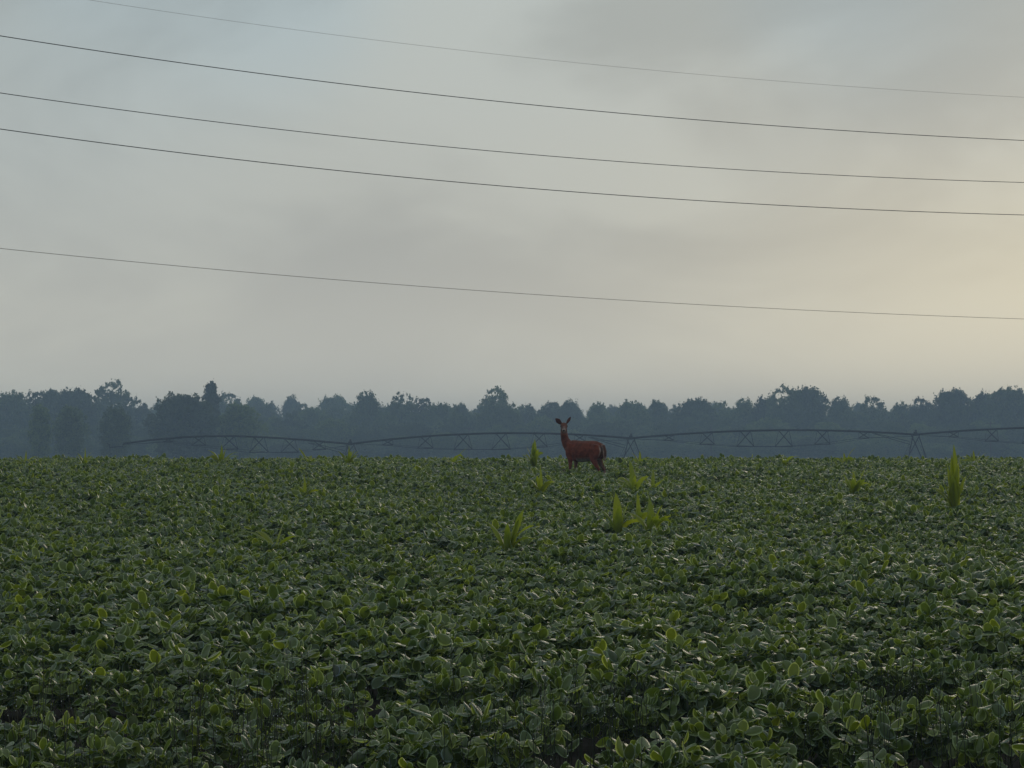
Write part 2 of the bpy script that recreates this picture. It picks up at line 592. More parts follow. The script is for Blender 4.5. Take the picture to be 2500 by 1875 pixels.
TREES = [
    (30, 956, 110, 599, 'broad', 0, 0.3, 'broad leafy tree at the left edge of the photo behind the dark edge trees'),
    (88, 955, 44, 615, 'airy', 0, 1.0, 'small thin topped tree peeking out beside the broad tree at the left edge'),
    (128, 950, 50, 609, 'round', 1, 2.0, 'rounded treetop just left of the wide dark crown on the left'),
    (184, 946, 110, 599, 'broad', 1, 0.7, 'wide dark crowned tree immediately left of the tall see-through round tree'),
    (275, 931, 74, 625, 'airy', 1, 0.2, 'tall round tree with sky showing through its open crown, on the left'),
    (330, 972, 52, 631, 'airy', 2, 1.4, 'low loose brownish crown just right of the tall see-through round tree'),
    (98, 987, 58, 432, 'column', 0, 0.1, 'narrow dark tree standing forward of the wood, leftmost of the dark edge trees'),
    (172, 990, 84, 440, 'round', 0, 0.9, 'bushy dark tree standing forward of the wood, between two other dark edge trees'),
    (282, 992, 84, 434, 'round', 2, 2.6, 'dark rounded tree below the tall see-through round tree, forward of the wood'),
    (448, 961, 190, 462, 'broad', 0, 2.2, 'massive dark broad tree left of the pointed spire tree'),
    (515, 932, 66, 500, 'spire', 0, 0.0, 'tall dark narrow pointed tree rising above its neighbours on the left'),
    (558, 959, 36, 725, 'airy', 0, 2.3, 'pale thin treetop just right of the pointed spire tree'),
    (585, 984, 110, 470, 'round', 1, 0.4, 'greener full tree right of the pointed spire tree, forward of the pale wood'),
    (625, 968, 48, 772, 'round', 0, 1.7, 'pale hazy double topped tree right of the greener full tree'),
    (712, 967, 58, 778, 'column', 1, 0.5, 'pale hazy squarish treetop in the dip left of centre'),
    (815, 964, 84, 748, 'broad', 1, 1.9, 'pale broad hazy crown left of the dark dome shaped tree'),
    (896, 959, 84, 609, 'round', 2, 0.6, 'dark dome shaped tree above the first irrigation tower'),
    (982, 961, 62, 615, 'airy', 2, 0.1, 'open star shaped treetop right of the dark dome shaped tree'),
    (1031, 971, 34, 620, 'airy', 0, 0.8, 'slim spiky treetop standing alone in a notch left of centre'),
    (1075, 983, 62, 615, 'broad', 0, 1.2, 'low broad crown right of the slim spiky treetop'),
    (1122, 985, 52, 625, 'round', 1, 2.9, 'flat topped low tree left of the tall centre tree'),
    (1212, 947, 76, 599, 'airy', 1, 2.0, 'tall domed tree at the centre rising left of the deer'),
    (1214, 985, 118, 583, 'broad', 1, 0.2, 'broad shouldered tree below the tall domed tree at the centre'),
    (1285, 988, 40, 631, 'airy', 2, 2.7, 'small loose treetop right of the tall domed centre tree'),
    (1345, 981, 56, 615, 'airy', 0, 0.3, 'thin flat treetop directly above the head of the deer'),
    (1392, 977, 56, 631, 'round', 0, 0.9, 'paler rounded treetop right above the back of the deer'),
    (1458, 986, 70, 620, 'round', 2, 1.3, 'low even treetop right of the deer'),
    (1542, 979, 84, 604, 'broad', 0, 2.5, 'broad round tree above the second irrigation tower'),
    (1606, 976, 36, 615, 'column', 0, 1.1, 'small knob shaped treetop right of the second irrigation tower'),
    (1700, 970, 88, 599, 'broad', 1, 2.8, 'broad domed tree above the middle utility pole'),
    (1758, 982, 58, 620, 'airy', 1, 0.4, 'loose see-through low treetop right of the broad domed tree by the middle pole'),
    (1818, 976, 56, 615, 'round', 1, 0.2, 'rounded tree in the row left of the huge round tree'),
    (1869, 968, 56, 609, 'round', 0, 2.2, 'full treetop touching the left side of the huge round tree'),
    (1914, 943, 36, 599, 'airy', 2, 0.6, 'slender tufted treetop growing against the left of the huge round tree'),
    (1968, 943, 112, 588, 'broad', 0, 0.9, 'huge round dense tree rising highest in the right half'),
    (2052, 972, 72, 604, 'round', 2, 0.1, 'medium tree directly right of the huge round tree'),
    (2130, 968, 70, 609, 'airy', 0, 1.8, 'loose crowned tree left of the small ball shaped tree'),
    (2199, 985, 48, 615, 'round', 1, 1.0, 'small ball shaped tree in the lowest dip on the right'),
    (2247, 972, 54, 615, 'airy', 1, 2.4, 'spiky open tree right of the dip above the third irrigation tower'),
    (2325, 948, 100, 588, 'broad', 1, 1.5, 'big ragged tree on the right whose crown slopes up from the dip'),
    (2398, 958, 76, 599, 'round', 0, 0.4, 'rounded tree above the right utility pole'),
    (2462, 943, 110, 588, 'broad', 0, 3.0, 'big broad tree at the right edge of the photo'),
]
for a in TREES:
    tree(*a)


def scatter_group(name, coll):
    g = bpy.data.node_groups.new(name, 'GeometryNodeTree')
    g.interface.new_socket('Geometry', in_out='INPUT', socket_type='NodeSocketGeometry')
    g.interface.new_socket('Geometry', in_out='OUTPUT', socket_type='NodeSocketGeometry')
    i = g.nodes.new('NodeGroupInput')
    o = g.nodes.new('NodeGroupOutput')
    ci = g.nodes.new('GeometryNodeCollectionInfo')
    ci.inputs['Collection'].default_value = coll
    ci.inputs['Separate Children'].default_value = True
    ci.inputs['Reset Children'].default_value = True
    ip = g.nodes.new('GeometryNodeInstanceOnPoints')
    ip.inputs['Pick Instance'].default_value = True

    def na(n, typ):
        x = g.nodes.new('GeometryNodeInputNamedAttribute')
        x.data_type = typ
        x.inputs['Name'].default_value = n
        return x.outputs['Attribute']
    L = g.links.new
    L(i.outputs[0], ip.inputs['Points'])
    L(ci.outputs[0], ip.inputs['Instance'])
    L(na('variant', 'INT'), ip.inputs['Instance Index'])
    L(na('rot', 'FLOAT_VECTOR'), ip.inputs['Rotation'])
    L(na('size', 'FLOAT_VECTOR'), ip.inputs['Scale'])
    L(ip.outputs[0], o.inputs[0])
    return g


def scatter(name, pts, variant, rot, size, coll):
    me = bpy.data.meshes.new(name)
    me.from_pydata([tuple(p) for p in pts], [], [])
    a = me.attributes.new('variant', 'INT', 'POINT')
    a.data.foreach_set('value', np.asarray(variant, np.int32))
    a = me.attributes.new('rot', 'FLOAT_VECTOR', 'POINT')
    a.data.foreach_set('vector', np.asarray(rot, np.float32).ravel())
    a = me.attributes.new('size', 'FLOAT_VECTOR', 'POINT')
    a.data.foreach_set('vector', np.asarray(size, np.float32).ravel())
    o = obj(name, me)
    md = o.modifiers.new('scatter', 'NODES')
    md.node_group = scatter_group(name, coll)
    return o


def build_wood():
    coll = bpy.data.collections.new('wood_crowns')        # source shapes, not linked to the scene
    n = 0
    for kind in ('round', 'broad', 'airy', 'column'):
        for me in CROWNS[kind]:
            coll.objects.link(bpy.data.objects.new('wood_%02d' % n, me))
            n += 1
    r = np.random.default_rng(21)
    pts, var, rot, size = [], [], [], []
    for D, step, h0, h1 in ((540, 6.0, 4.0, 7.0), (565, 7.0, 7.5, 10.6), (595, 7.0, 9.8, 13.0), (640, 7.5, 11.5, 14.8), (700, 8, 13.8, 17.0), (760, 9, 15.6, 18.8)):
        half = 0.2338 * D * 1.5
        x = -half
        while x < half:
            y = D + r.normal() * 7
            h = r.uniform(h0, h1)
            pxx = 1250 + x / y * F
            if 330 < pxx < 380:
                h *= 0.92
            pts.append((x, y, gz(D) - 0.2))
            var.append(r.integers(0, n))
            rot.append((0, 0, r.random() * 6.28))
            w = r.uniform(0.75, 1.15)
            size.append((w, w, h / 12.0))
            x += step * r.uniform(0.6, 1.25)
    o = scatter('woodland', pts, var, rot, size, coll)
    tag(o, 'far wood of hazy blue green trees behind the edge trees', 'woodland', kind='stuff')


build_wood()


# ------------------------------------------------------------------ utility poles in front of the wood
def utility_pole(px, top, D, arm, label):
    p = at(px, top, D)
    z0 = gz(D)
    h = p.z - z0
    root = empty('utility_pole', (p.x, D, z0), 0.0, label, 'utility pole', 'utility poles in front of the wood')
    MB().tube([(0, 0, -0.2), (0, 0, h)], [0.15, 0.10], 8).build('pole', M_WOOD, root, True)
    if arm:
        MB().box((0, -0.12, h - 0.35), (2.3, 0.1, 0.12)).build('crossarm', M_WOOD, root)
        for x in (-1.0, 0.05, 1.0):
            MB().tube([(x, -0.12, h - 0.285), (x, -0.12, h - 0.06)], [0.05, 0.035], 6).build('insulator', M_DARKBOX, root)


utility_pole(1145, 1043, 505, True, 'thin utility pole with crossarm left of the deer, behind the irrigation pipe')
utility_pole(1736, 1038, 500, False, 'bare thin utility pole without crossarm, right of the second irrigation tower')
utility_pole(2418, 1030, 495, True, 'thin utility pole with crossarm near the right edge of the photo')


# ------------------------------------------------------------------ irrigation machine
def build_irrigator():
    K = 0.76
    TW = [(855, 1084, 299), (1540, 1070, 296), (2235, 1061, 293), (2930, 1054, 290)]
    nodes = [at(*t) for t in TW]
    root = empty('irrigation_machine', (nodes[1].x, nodes[1].y, gz(296)), 0,
                 'long arched pipe irrigation machine on wheeled towers behind the crop', 'irrigation machine')
    root.scale = (K, K, K)
    org = root.location.copy()

    def loc(p):
        return (Vector(p) - org) / K
    start = at(300, 1090, 301)
    pts = [start] + nodes
    tops = [(520, 1070), (1240, 1058), (1890, 1050.5), (2590, 1043)]
    for s in range(4):
        a, b = pts[s], pts[s + 1]
        D = (a.y + b.y) / 2
        rise = at(0, tops[s][1], D).z - (a.z + b.z) / 2 if s else K
        along = (b - a)
        n = 24

        def pipe(u):
            p = a.lerp(b, u)
            if s == 0:
                p.z += K * 1.75 * math.sin(math.pi * (0.10 + 0.90 * u) ** 0.85) * (1.0 if u > 0 else 1) - K * 0.5 * (1 - u) ** 3 * 0.6
            else:
                p.z += rise * (1 - (2 * u - 1) ** 2)
            return p
        m = MB().tube([loc(pipe(i / n)) for i in range(n + 1)], 0.19, 8)
        po = m.build('span_pipe', M_STEEL, root, True)
        for u in (0.12, 0.26, 0.40, 0.53, 0.66, 0.79, 0.91):
            p = loc(pipe(u))
            m = MB().tube([p + Vector((0, 0, 0.1)), p + Vector((0, 0, 0.42)), p + Vector((0, 0.1, 0.46)), p + Vector((0, 0.22, 0.38))], 0.022, 4)
            m.build('sprinkler_pipe', M_STEEL, po)
        us = (0.20, 0.335, 0.47, 0.60, 0.735, 0.865) if s == 0 else (0.135, 0.27, 0.405, 0.54, 0.675, 0.82)
        depth = (0.6, 1.6, 2.35, 2.75, 2.45, 1.5) if s == 0 else (0.95, 2.1, 2.75, 2.9, 2.45, 1.15)
        A = along.normalized()
        N = Vector((A.y, -A.x, 0)).normalized()
        near, far = [loc(pipe(0.02)) - Vector((0, 0, 0.25))], [loc(pipe(0.02)) - Vector((0, 0, 0.25))]
        for u, dz in zip(us, depth):
            c = loc(pipe(u))
            w = 0.55 + 0.36 * dz
            p1, p2 = c - A * 0.95, c + A * 0.95
            b1 = c - A * w + N * (0.3 + dz * 0.32) - Vector((0, 0, dz))
            b2 = c + A * w - N * (0.3 + dz * 0.32) - Vector((0, 0, dz))
            m = MB()
            r = 0.085
            m.tube([p1, b2], r, 5)
            m.tube([p2, b1], r, 5)
            m.tube([b1, b2], r, 5)
            m.tube([c + A * 0.9, b2], 0.045, 4)
            m.tube([c - A * 0.9, b1], 0.03, 4)
            m.build('truss_brace', M_STEEL, root)
            near.append(b1)
            far.append(b2)
        near.append(loc(pipe(0.99)) - Vector((0, 0, 0.35)))
        far.append(loc(pipe(0.99)) - Vector((0, 0, 0.35)))
        MB().tube(near, 0.045, 4).build('truss_rod', M_STEEL, root)
        MB().tube(far, 0.036, 4).build('truss_rod', M_STEEL, root)
    # towers
    for i, nd in enumerate(nodes[:3]):
        D = nd.y
        c = loc(nd)
        zg = (gz(D) - org.z) / K
        h = c.z - zg
        hub = 0.55
        m = MB().box(c + Vector((0, 0, 0.12)), (0.62, 0.4, 0.7))
        tw = m.build('tower_head', M_STEEL, root)
        MB().box(c + Vector((0.05, -0.1, 0.62)), (0.34, 0.3, 0.42)).build('control_box', M_DARKBOX, tw)
        for fx, fy in ((-2.3, -0.35), (1.7, -0.35), (-1.5, 0.5), (2.4, 0.5)):
            MB().tube([c + Vector(((-0.75 if fx > 0 else 0.75) if fy < 0 else fx * 0.25, fy * 0.3, -0.05)), Vector((c.x + fx, c.y + fy, zg + hub))], 0.085, 5).build('tower_leg', M_STEEL, root)
        # ladder-like side frames
        for sx in (-1, 1):
            m = MB()
            top = c + Vector((sx * 0.25, 0.2, -0.4))
            for k in (0, 1):
                m.tube([top + Vector((sx * 0.3 * k, 0, 0)), Vector((c.x + sx * (2.3 + 0.45 * k), c.y + 0.2, zg + hub))], 0.03, 4)
            for u in (0.35, 0.58, 0.8):
                m.tube([top.lerp(Vector((c.x + sx * 2.3, c.y + 0.2, zg + hub)), u),
                        (top + Vector((sx * 0.3, 0, 0))).lerp(Vector((c.x + sx * 2.75, c.y + 0.2, zg + hub)), u)], 0.025, 4)
            m.build('tower_ladder', M_STEEL, root)
        MB().tube([Vector((c.x - 2.6, c.y - 0.1, zg + hub)), Vector((c.x + 2.6, c.y - 0.1, zg + hub))], 0.09, 6).build('base_beam', M_STEEL, root)
        for k in (0, 1):
            q0 = c + Vector((-7.6 + 0.5 * k, -0.3 + 0.6 * k, 0.22))
            MB().tube([q0, Vector((c.x - 1.0, c.y - 0.3 + 0.6 * k, c.z - 1.75 + 0.55 * k))], 0.055, 5).build('tower_stay', M_STEEL, root)
        for sx in (-1, 1):
            wc = Vector((c.x + sx * 2.6, c.y - 0.1, zg + hub))
            ring = [wc + Vector((hub * 0.82 * math.cos(t), 0, hub * 0.82 * math.sin(t))) for t in np.linspace(0, 2 * math.pi, 17)]
            wh = MB().tube(ring, 0.13, 6, cap=False).build('wheel', M_RUBBER, root, True)
            MB().tube([wc - Vector((0, 0.05, 0)), wc + Vector((0, 0.05, 0))], hub * 0.55, 12).build('rim', M_STEEL, wh)
        MB().tube([c + Vector((-1.55, 0, 0.3)), c + Vector((-1.55, 0, 1.0))], 0.02, 4).build('aerial', M_STEEL, root)
    # end boom with end gun on a short post
    s0 = loc(start)
    e = loc(at(268, 1092, 301))
    MB().tube([s0, e], 0.075, 6).build('end_boom', M_STEEL, root, True)
    MB().tube([e + Vector((0, 0, -0.2)), e + Vector((0, 0, 0.45)), e + Vector((-0.5, 0, 0.7))], 0.07, 6).build('end_gun', M_STEEL, root)
    MB().tube([e + Vector((0.05, 0, 0)), Vector((e.x + 0.05, e.y, (gz(301) - org.z) / K + 0.1))], 0.03, 4).build('hose', M_RUBBER, root)


build_irrigator()


# ------------------------------------------------------------------ overhead wires
def build_wires():
    data = [
        ([(210, 0), (623, 57), (1250, 137), (1873, 197), (2500, 237)], 0.0026, M_WIRE2,
         'faint thin overhead wire, topmost of the five, entering at the top edge', 1.10),
        ([(0, 88), (623, 177), (1250, 250), (1873, 308), (2500, 342)], 0.0073, M_WIRE,
         'dark overhead wire, upper one of the close set of three', 1.0),
        ([(0, 227), (623, 309), (1250, 372), (1873, 420), (2500, 445)], 0.0068, M_WIRE,
         'dark overhead wire, middle one of the close set of three', 1.03),
        ([(0, 314), (623, 397), (1250, 454), (1873, 500), (2500, 525)], 0.0073, M_WIRE,
         'dark overhead wire, lower one of the close set of three', 1.0),
        ([(0, 606), (623, 667), (1250, 715), (1873, 752), (2500, 779)], 0.0048, M_WIRE2,
         'grey overhead wire running alone, lowest of the five', 1.05),
    ]
    for pts, rad, mat, label, far in data:
        x, y = np.array(pts, float).T
        c = np.polyfit(x, y, 2)
        P = []
        for px in np.linspace(-1300, 3900, 60):
            D = (41 + 7.0 * (px - 1250) / 1250 * 0.8) * far
            P.append(at(px, float(np.polyval(c, px)), D))
        o = MB().tube(P, rad, 6).build('overhead_wire', mat, None, True)
        tag(o, label, 'wire', 'overhead wires crossing the sky')


build_wires()


# ------------------------------------------------------------------ deer
def build_deer():
    D, sc = 46.5, 115.0
    base = at(1425, 1186, D)
    base.z = gz(D)
    root = empty('deer', base, 0, 'reddish brown doe standing in the crop looking at the camera with ears up', 'deer')
    V, Fc = [], []

    def loft(rings, n=14, squash_dir=None):
        """rings: (centre, axis_a, axis_b) with vectors giving both half-axes."""
        b0 = len(V)
        for c, a, b in rings:
            for k in range(n):
                w = 2 * math.pi * k / n
                V.append(Vector(c) + Vector(a) * math.cos(w) + Vector(b) * math.sin(w))
        for i in range(len(rings) - 1):
            for k in range(n):
                p, q = b0 + i * n + k, b0 + i * n + (k + 1) % n
                Fc.append((p, q, q + n, p + n))
        Fc.append(tuple(b0 + k for k in range(n))[::-1])
        Fc.append(tuple(b0 + (len(rings) - 1) * n + k for k in range(n)))

    def limb(pts, flat=1.0, side=Vector((0, 0, 0)), n=10):
        rings = []
        for i, (p, r) in enumerate(pts):
            t = (Vector(pts[min(i + 1, len(pts) - 1)][0]) - Vector(pts[max(i - 1, 0)][0])).normalized()
            s = side if side.length > 0 else Vector((0, 1, 0))
            a = (s - t * s.dot(t)).normalized()
            b = t.cross(a)
            rr = r if hasattr(r, '__len__') else (r, r)
            rings.append((p, a * rr[0], b * rr[1]))
        loft(rings, n)

    th = math.radians(36)
    Fw = Vector((-math.cos(th), math.sin(th), 0))      # towards the head
    Lf = Vector((-math.sin(th), -math.cos(th), 0))     # the near flank
    r0, r1 = Vector((0.385, -0.29, 0)), Vector((-0.345, 0.24, 0))
    tr = [(0.00, .800, .050, .080), (0.05, .785, .110, .150), (0.14, .770, .150, .197), (0.26, .768, .163, .212), (0.42, .757, .172, .222),
          (0.58, .752, .174, .228), (0.72, .758, .165, .232), (0.83, .772, .145, .222), (0.93, .798, .110, .172), (1.0, .820, .060, .090)]
    loft([(r0.lerp(r1, t) + Vector((0, 0, z)), Lf * a, Vector((0, 0, b))) for t, z, a, b in tr], 20)
    # haunch and shoulder muscle
    hip = r0.lerp(r1, 0.13)
    sho = r0.lerp(r1, 0.84)
    for s in (1, -1):
        q = hip + Lf * 0.104 * s
        limb([(q + Vector((0, 0, .90)) - Fw * .02, (.05, .09)), (q + Vector((0, 0, .78)), (.075, .155)), (q + Fw * .02 + Vector((0, 0, .66)), (.070, .130)),
              (q + Fw * .035 + Vector((0, 0, .56)), (.052, .082)), (q - Fw * .03 + Vector((0, 0, .46)), (.036, .050)), (q - Fw * .095 + Vector((0, 0, .375)), (.028, .036)),
              (q - Fw * .105 + Vector((0, 0, .33)), (.024, .030)), (q - Fw * .085 + Vector((0, 0, .20)), (.018, .022)), (q - Fw * .075 + Vector((0, 0, .08)), (.017, .020)),
              (q - Fw * .055 + Vector((0, 0, .035)), (.022, .028)), (q - Fw * .04 + Vector((0, 0, .0)), (.026, .036))], side=Lf)
        q = sho + Lf * 0.106 * s
        limb([(q + Vector((0, 0, .92)) - Fw * .03, (.03, .06)), (q + Vector((0, 0, .80)), (.062, .115)), (q + Fw * .01 + Vector((0, 0, .68)), (.058, .095)),
              (q - Fw * .015 + Vector((0, 0, .57)), (.044, .062)), (q - Fw * .01 + Vector((0, 0, .48)), (.032, .041)), (q + Vector((0, 0, .36)), (.025, .030)),
              (q + Fw * .004 + Vector((0, 0, .31)), (.026, .030)), (q + Vector((0, 0, .24)), (.018, .021)), (q + Vector((0, 0, .09)), (.017, .020)),
              (q + Fw * .015 + Vector((0, 0, .035)), (.022, .028)), (q + Fw * .03 + Vector((0, 0, 0)), (.026, .036))], side=Lf)
    # neck, upright, and head turned to the camera
    limb([((-.215, .17, .80), (.13, .17)), ((-.300, .215, .86), (.125, .165)), ((-.355, .235, .93), (.105, .135)), ((-.392, .24, 1.01), (.088, .105)),
          ((-.408, .235, 1.10), (.077, .088)), ((-.413, .225, 1.19), (.072, .080)), ((-.414, .215, 1.26), (.066, .074)), ((-.414, .21, 1.31), (.045, .05))],
         side=Vector((1, 0, 0)), n=16)
    hd = [((-.414, .285, 1.300), .035, .040), ((-.414, .265, 1.300), .062, .062), ((-.414, .215, 1.298), .075, .078), ((-.414, .165, 1.285), .078, .080),
          ((-.415, .120, 1.262), .066, .070), ((-.417, .075, 1.236), .050, .056), ((-.419, .030, 1.211), .041, .047), ((-.420, -.008, 1.192), .038, .042),
          ((-.420, -.030, 1.182), .028, .030), ((-.420, -.038, 1.178), .012, .014)]
    ax = Vector((0, -1, -0.42)).normalized()
    up = Vector((0, -0.42, 1)).normalized()
    loft([(c, Vector((a, 0, 0)), up * b) for c, a, b in hd], 16)
    # ears: cupped leaf shapes
    for bx, bz, tx, tz, wid, thick, by in ((-.462, 1.330, -.598, 1.458, .056, .012, .19), (-.360, 1.338, -.266, 1.492, .036, .013, .20)):
        b, t = Vector((bx, by, bz)), Vector((tx, by - 0.02, tz))
        d = (t - b).normalized()
        a = Vector((d.z, 0, -d.x)).normalized()
        nn = Vector((0, 1, 0))
        prof = [(0.0, .42), (.12, .55), (.3, .88), (.5, 1.0), (.7, .86), (.86, .52), (.96, .22), (1.0, .06)]
        loft([(b.lerp(t, u), a * (wid * w), nn * (thick * (0.7 + 0.3 * w))) for u, w in prof], 12)
    # tail hanging behind the rump
    tb = r0 + Vector((0, 0, .905))
    tail = [(tb + Fw * .03, (.040, .030)), (tb - Fw * .035 + Vector((0, 0, -.06)), (.055, .026)), (tb - Fw * .060 + Vector((0, 0, -.15)), (.066, .024)),
            (tb - Fw * .065 + Vector((0, 0, -.24)), (.062, .022)), (tb - Fw * .060 + Vector((0, 0, -.31)), (.042, .018)), (tb - Fw * .05 + Vector((0, 0, -.36)), (.012, .010))]
    limb(tail, side=Lf)
    me = bpy.data.meshes.new('deer_shape')
    me.from_pydata([tuple(v) for v in V], [], Fc)
    tmp = bpy.data.objects.new('deer_shape', me)
    C.objects.link(tmp)
    md = tmp.modifiers.new('r', 'REMESH')
    md.mode = 'VOXEL'
    md.voxel_size = 0.0085
    sm = tmp.modifiers.new('s', 'SMOOTH')
    sm.factor = 0.5
    sm.iterations = 3
    dg = bpy.context.evaluated_depsgraph_get()
    body = bpy.data.meshes.new_from_object(tmp.evaluated_get(dg))
    bpy.data.objects.remove(tmp)
    body.name = 'body'
    n = len(body.vertices)
    co = np.empty(n * 3)
    body.vertices.foreach_get('co', co)
    co = co.reshape(-1, 3)
    no = np.empty(n * 3)
    body.vertex_normals.foreach_get('vector', no)
    no = no.reshape(-1, 3)
    r = np.random.default_rng(3)
    red = np.array([0.170, 0.042, 0.021])
    col = np.tile(red, (n, 1))
    fw, lf = np.array(Fw), np.array(Lf)
    rel = co - np.array(r0)
    along = rel @ fw
    lat = rel @ lf
    z = co[:, 2]

    def blend(mask, c):
        nonlocal col
        mask = np.clip(mask, 0, 1)[:, None]
        col = col * (1 - mask) + np.array(c) * mask
    ss = lambda v, a, b: np.clip((v - a) / (b - a), 0, 1)
    # darker along the back, paler belly and inner legs
    blend(0.45 * ss(z, .90, 1.0) * (along > -.1) * (z < 1.1), (0.075, 0.026, 0.018))
    trunk = (along > 0.10) & (along < 0.80) & (z < 0.66)
    blend(trunk * ss(-no[:, 2], 0.35, 0.75) * ss(.64 - z, 0, .06) * (along < .60), (0.30, 0.25, 0.225))
    blend((z < .60) * ss(-(no @ lf) * np.sign(lat + 1e-6), .2, .7) * 0.7, (0.22, 0.15, 0.12))
    blend((z < .42) * 0.3, (0.13, 0.06, 0.04))
    # rump patch and tail
    rump = ss(-along, -.03, .015) * (z > .5) * (z < .90) * (np.abs(lat) < .13)
    blend(rump * 0.6, (0.40, 0.32, 0.28))
    tl = (along < -.022) & (np.abs(lat) < .075) & (z > .5)
    blend(tl * ss(.05 - np.abs(lat), -.004, .012) * ss(z, .60, .66), (0.085, 0.028, 0.018))
    # head: grey brown face, white muzzle ring and eye ring, pale throat
    head = z > 1.145
    face = head & (co[:, 1] < .20) & (z < 1.37)
    blend(face * 0.55, (0.10, 0.058, 0.045))
    blend(((z > 1.1) & (z < 1.25)) * ss(.035 - co[:, 1], 0, .04) * 0.75, (0.42, 0.34, 0.31))
    blend(((np.abs(co[:, 0] + .42) < .02) & (z > 1.19) & (co[:, 1] < .02)) * 0.6, (0.10, 0.06, 0.05))
    blend((np.abs(co[:, 0] + .415) < .028) * ((z > 1.20) & (z < 1.285) & (co[:, 1] < .16)) * 0.5, (0.30, 0.22, 0.19))
    blend(ss(.19 - co[:, 1], 0, .03) * ss(z, 1.09, 1.15) * ss(1.21 - z, 0, .03) * 0.4, (0.36, 0.27, 0.23))
    ears = (z > 1.335) & ((co[:, 0] < -.47) | (co[:, 0] > -.35))
    blend(ears * ss(-no[:, 1], .3, .7) * .6, (0.07, 0.04, 0.038))
    blend(ears * ss(z, 1.43, 1.49) * .5, (0.06, 0.03, 0.03))
    col *= (0.88 + 0.24 * r.random((n, 1)))
    ca = body.color_attributes.new('fur', 'FLOAT_COLOR', 'POINT')
    ca.data.foreach_set('color', np.concatenate([col, np.ones((n, 1))], 1).astype(np.float32).ravel())
    body.polygons.foreach_set('use_smooth', [True] * len(body.polygons))
    m, t, out = new_mat('deer_fur')
    a = mk(t, 'ShaderNodeAttribute', attribute_name='fur')
    p = mk(t, 'ShaderNodeBsdfPrincipled')
    tcf = mk(t, 'ShaderNodeTexCoord')
    nf = mk(t, 'ShaderNodeTexNoise')
    nf.inputs['Scale'].default_value = 14
    nf.inputs['Detail'].default_value = 5
    t.links.new(tcf.outputs['Object'], nf.inputs['Vector'])
    t.links.new(mixc(t, 1.0, a.outputs['Color'], mixc(t, maprange(t, nf.outputs[0], .3, .7), (.68, .66, .66), (1.35, 1.3, 1.3)), 'MULTIPLY'), p.inputs['Base Color'])
    p.inputs['Roughness'].default_value = 0.85
    p.inputs['Specular IOR Level'].default_value = 0.2
    p.inputs['Sheen Weight'].default_value = 0.12
    tc = mk(t, 'ShaderNodeTexCoord')
    nz = mk(t, 'ShaderNodeTexNoise')
    nz.inputs['Scale'].default_value = 60
    nz.inputs['Detail'].default_value = 4
    t.links.new(tc.outputs['Object'], nz.inputs['Vector'])
    bp = mk(t, 'ShaderNodeBump')
    bp.inputs['Strength'].default_value = 0.35
    bp.inputs['Distance'].default_value = 0.01
    t.links.new(nz.outputs[0], bp.inputs['Height'])
    t.links.new(bp.outputs[0], p.inputs['Normal'])
    t.links.new(p.outputs[0], out.inputs['Surface'])
    body.materials.clear()
    body.materials.append(m)
    obj('body', body, root)
    eye = simple_mat('deer_eye', (0.012, 0.009, 0.008), 0.35, spec=0.4)
    for s in (-1, 1):
        MB().ball((-.414 + s * .066, .135, 1.290), (.016, .020, .017), 10, 8).build('eye', eye, root, True)
    MB().ball((-.420, -.036, 1.192), (.024, .014, .019), 10, 8).build('nose', simple_mat('deer_nose', (0.015, 0.012, 0.012), 0.4), root, True)


build_deer()


# ------------------------------------------------------------------ soybean plants
def leaflet(r, L, Wd, org, yaw, pitch, roll, curl, fold, V, Fc, A, E, rows=7):
    m = Matrix.Rotation(yaw, 3, 'Z') @ Matrix.Rotation(-pitch, 3, 'Y') @ Matrix.Rotation(roll, 3, 'X')
    b = len(V)
    vs = (-1, -0.70, 0, 0.70, 1)
    ph = r.random() * 6.28
    val = r.random()
    for i in range(rows):
        u = i / (rows - 1)
        w = Wd / 2 * (math.sin(math.pi * (0.035 + 0.945 * u) ** 0.86) ** 0.62)
        for v in vs:
            z = -curl * L * u * u + fold * abs(v) * w + 0.004 * math.sin(5 * u + ph + 2.2 * v) * abs(v)
            z -= (0.55 if fold < 0.25 else 0.12) * w * v * v
            V.append(Vector(org) + m @ Vector((L * (u - 0.12 * curl * u * u * 2), v * w, z)))
            A.append(val)
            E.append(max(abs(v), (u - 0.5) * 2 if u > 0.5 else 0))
    for i in range(rows - 1):
        for k in range(4):
            a = b + i * 5 + k
            Fc.append((a, a + 5, a + 6, a + 1))


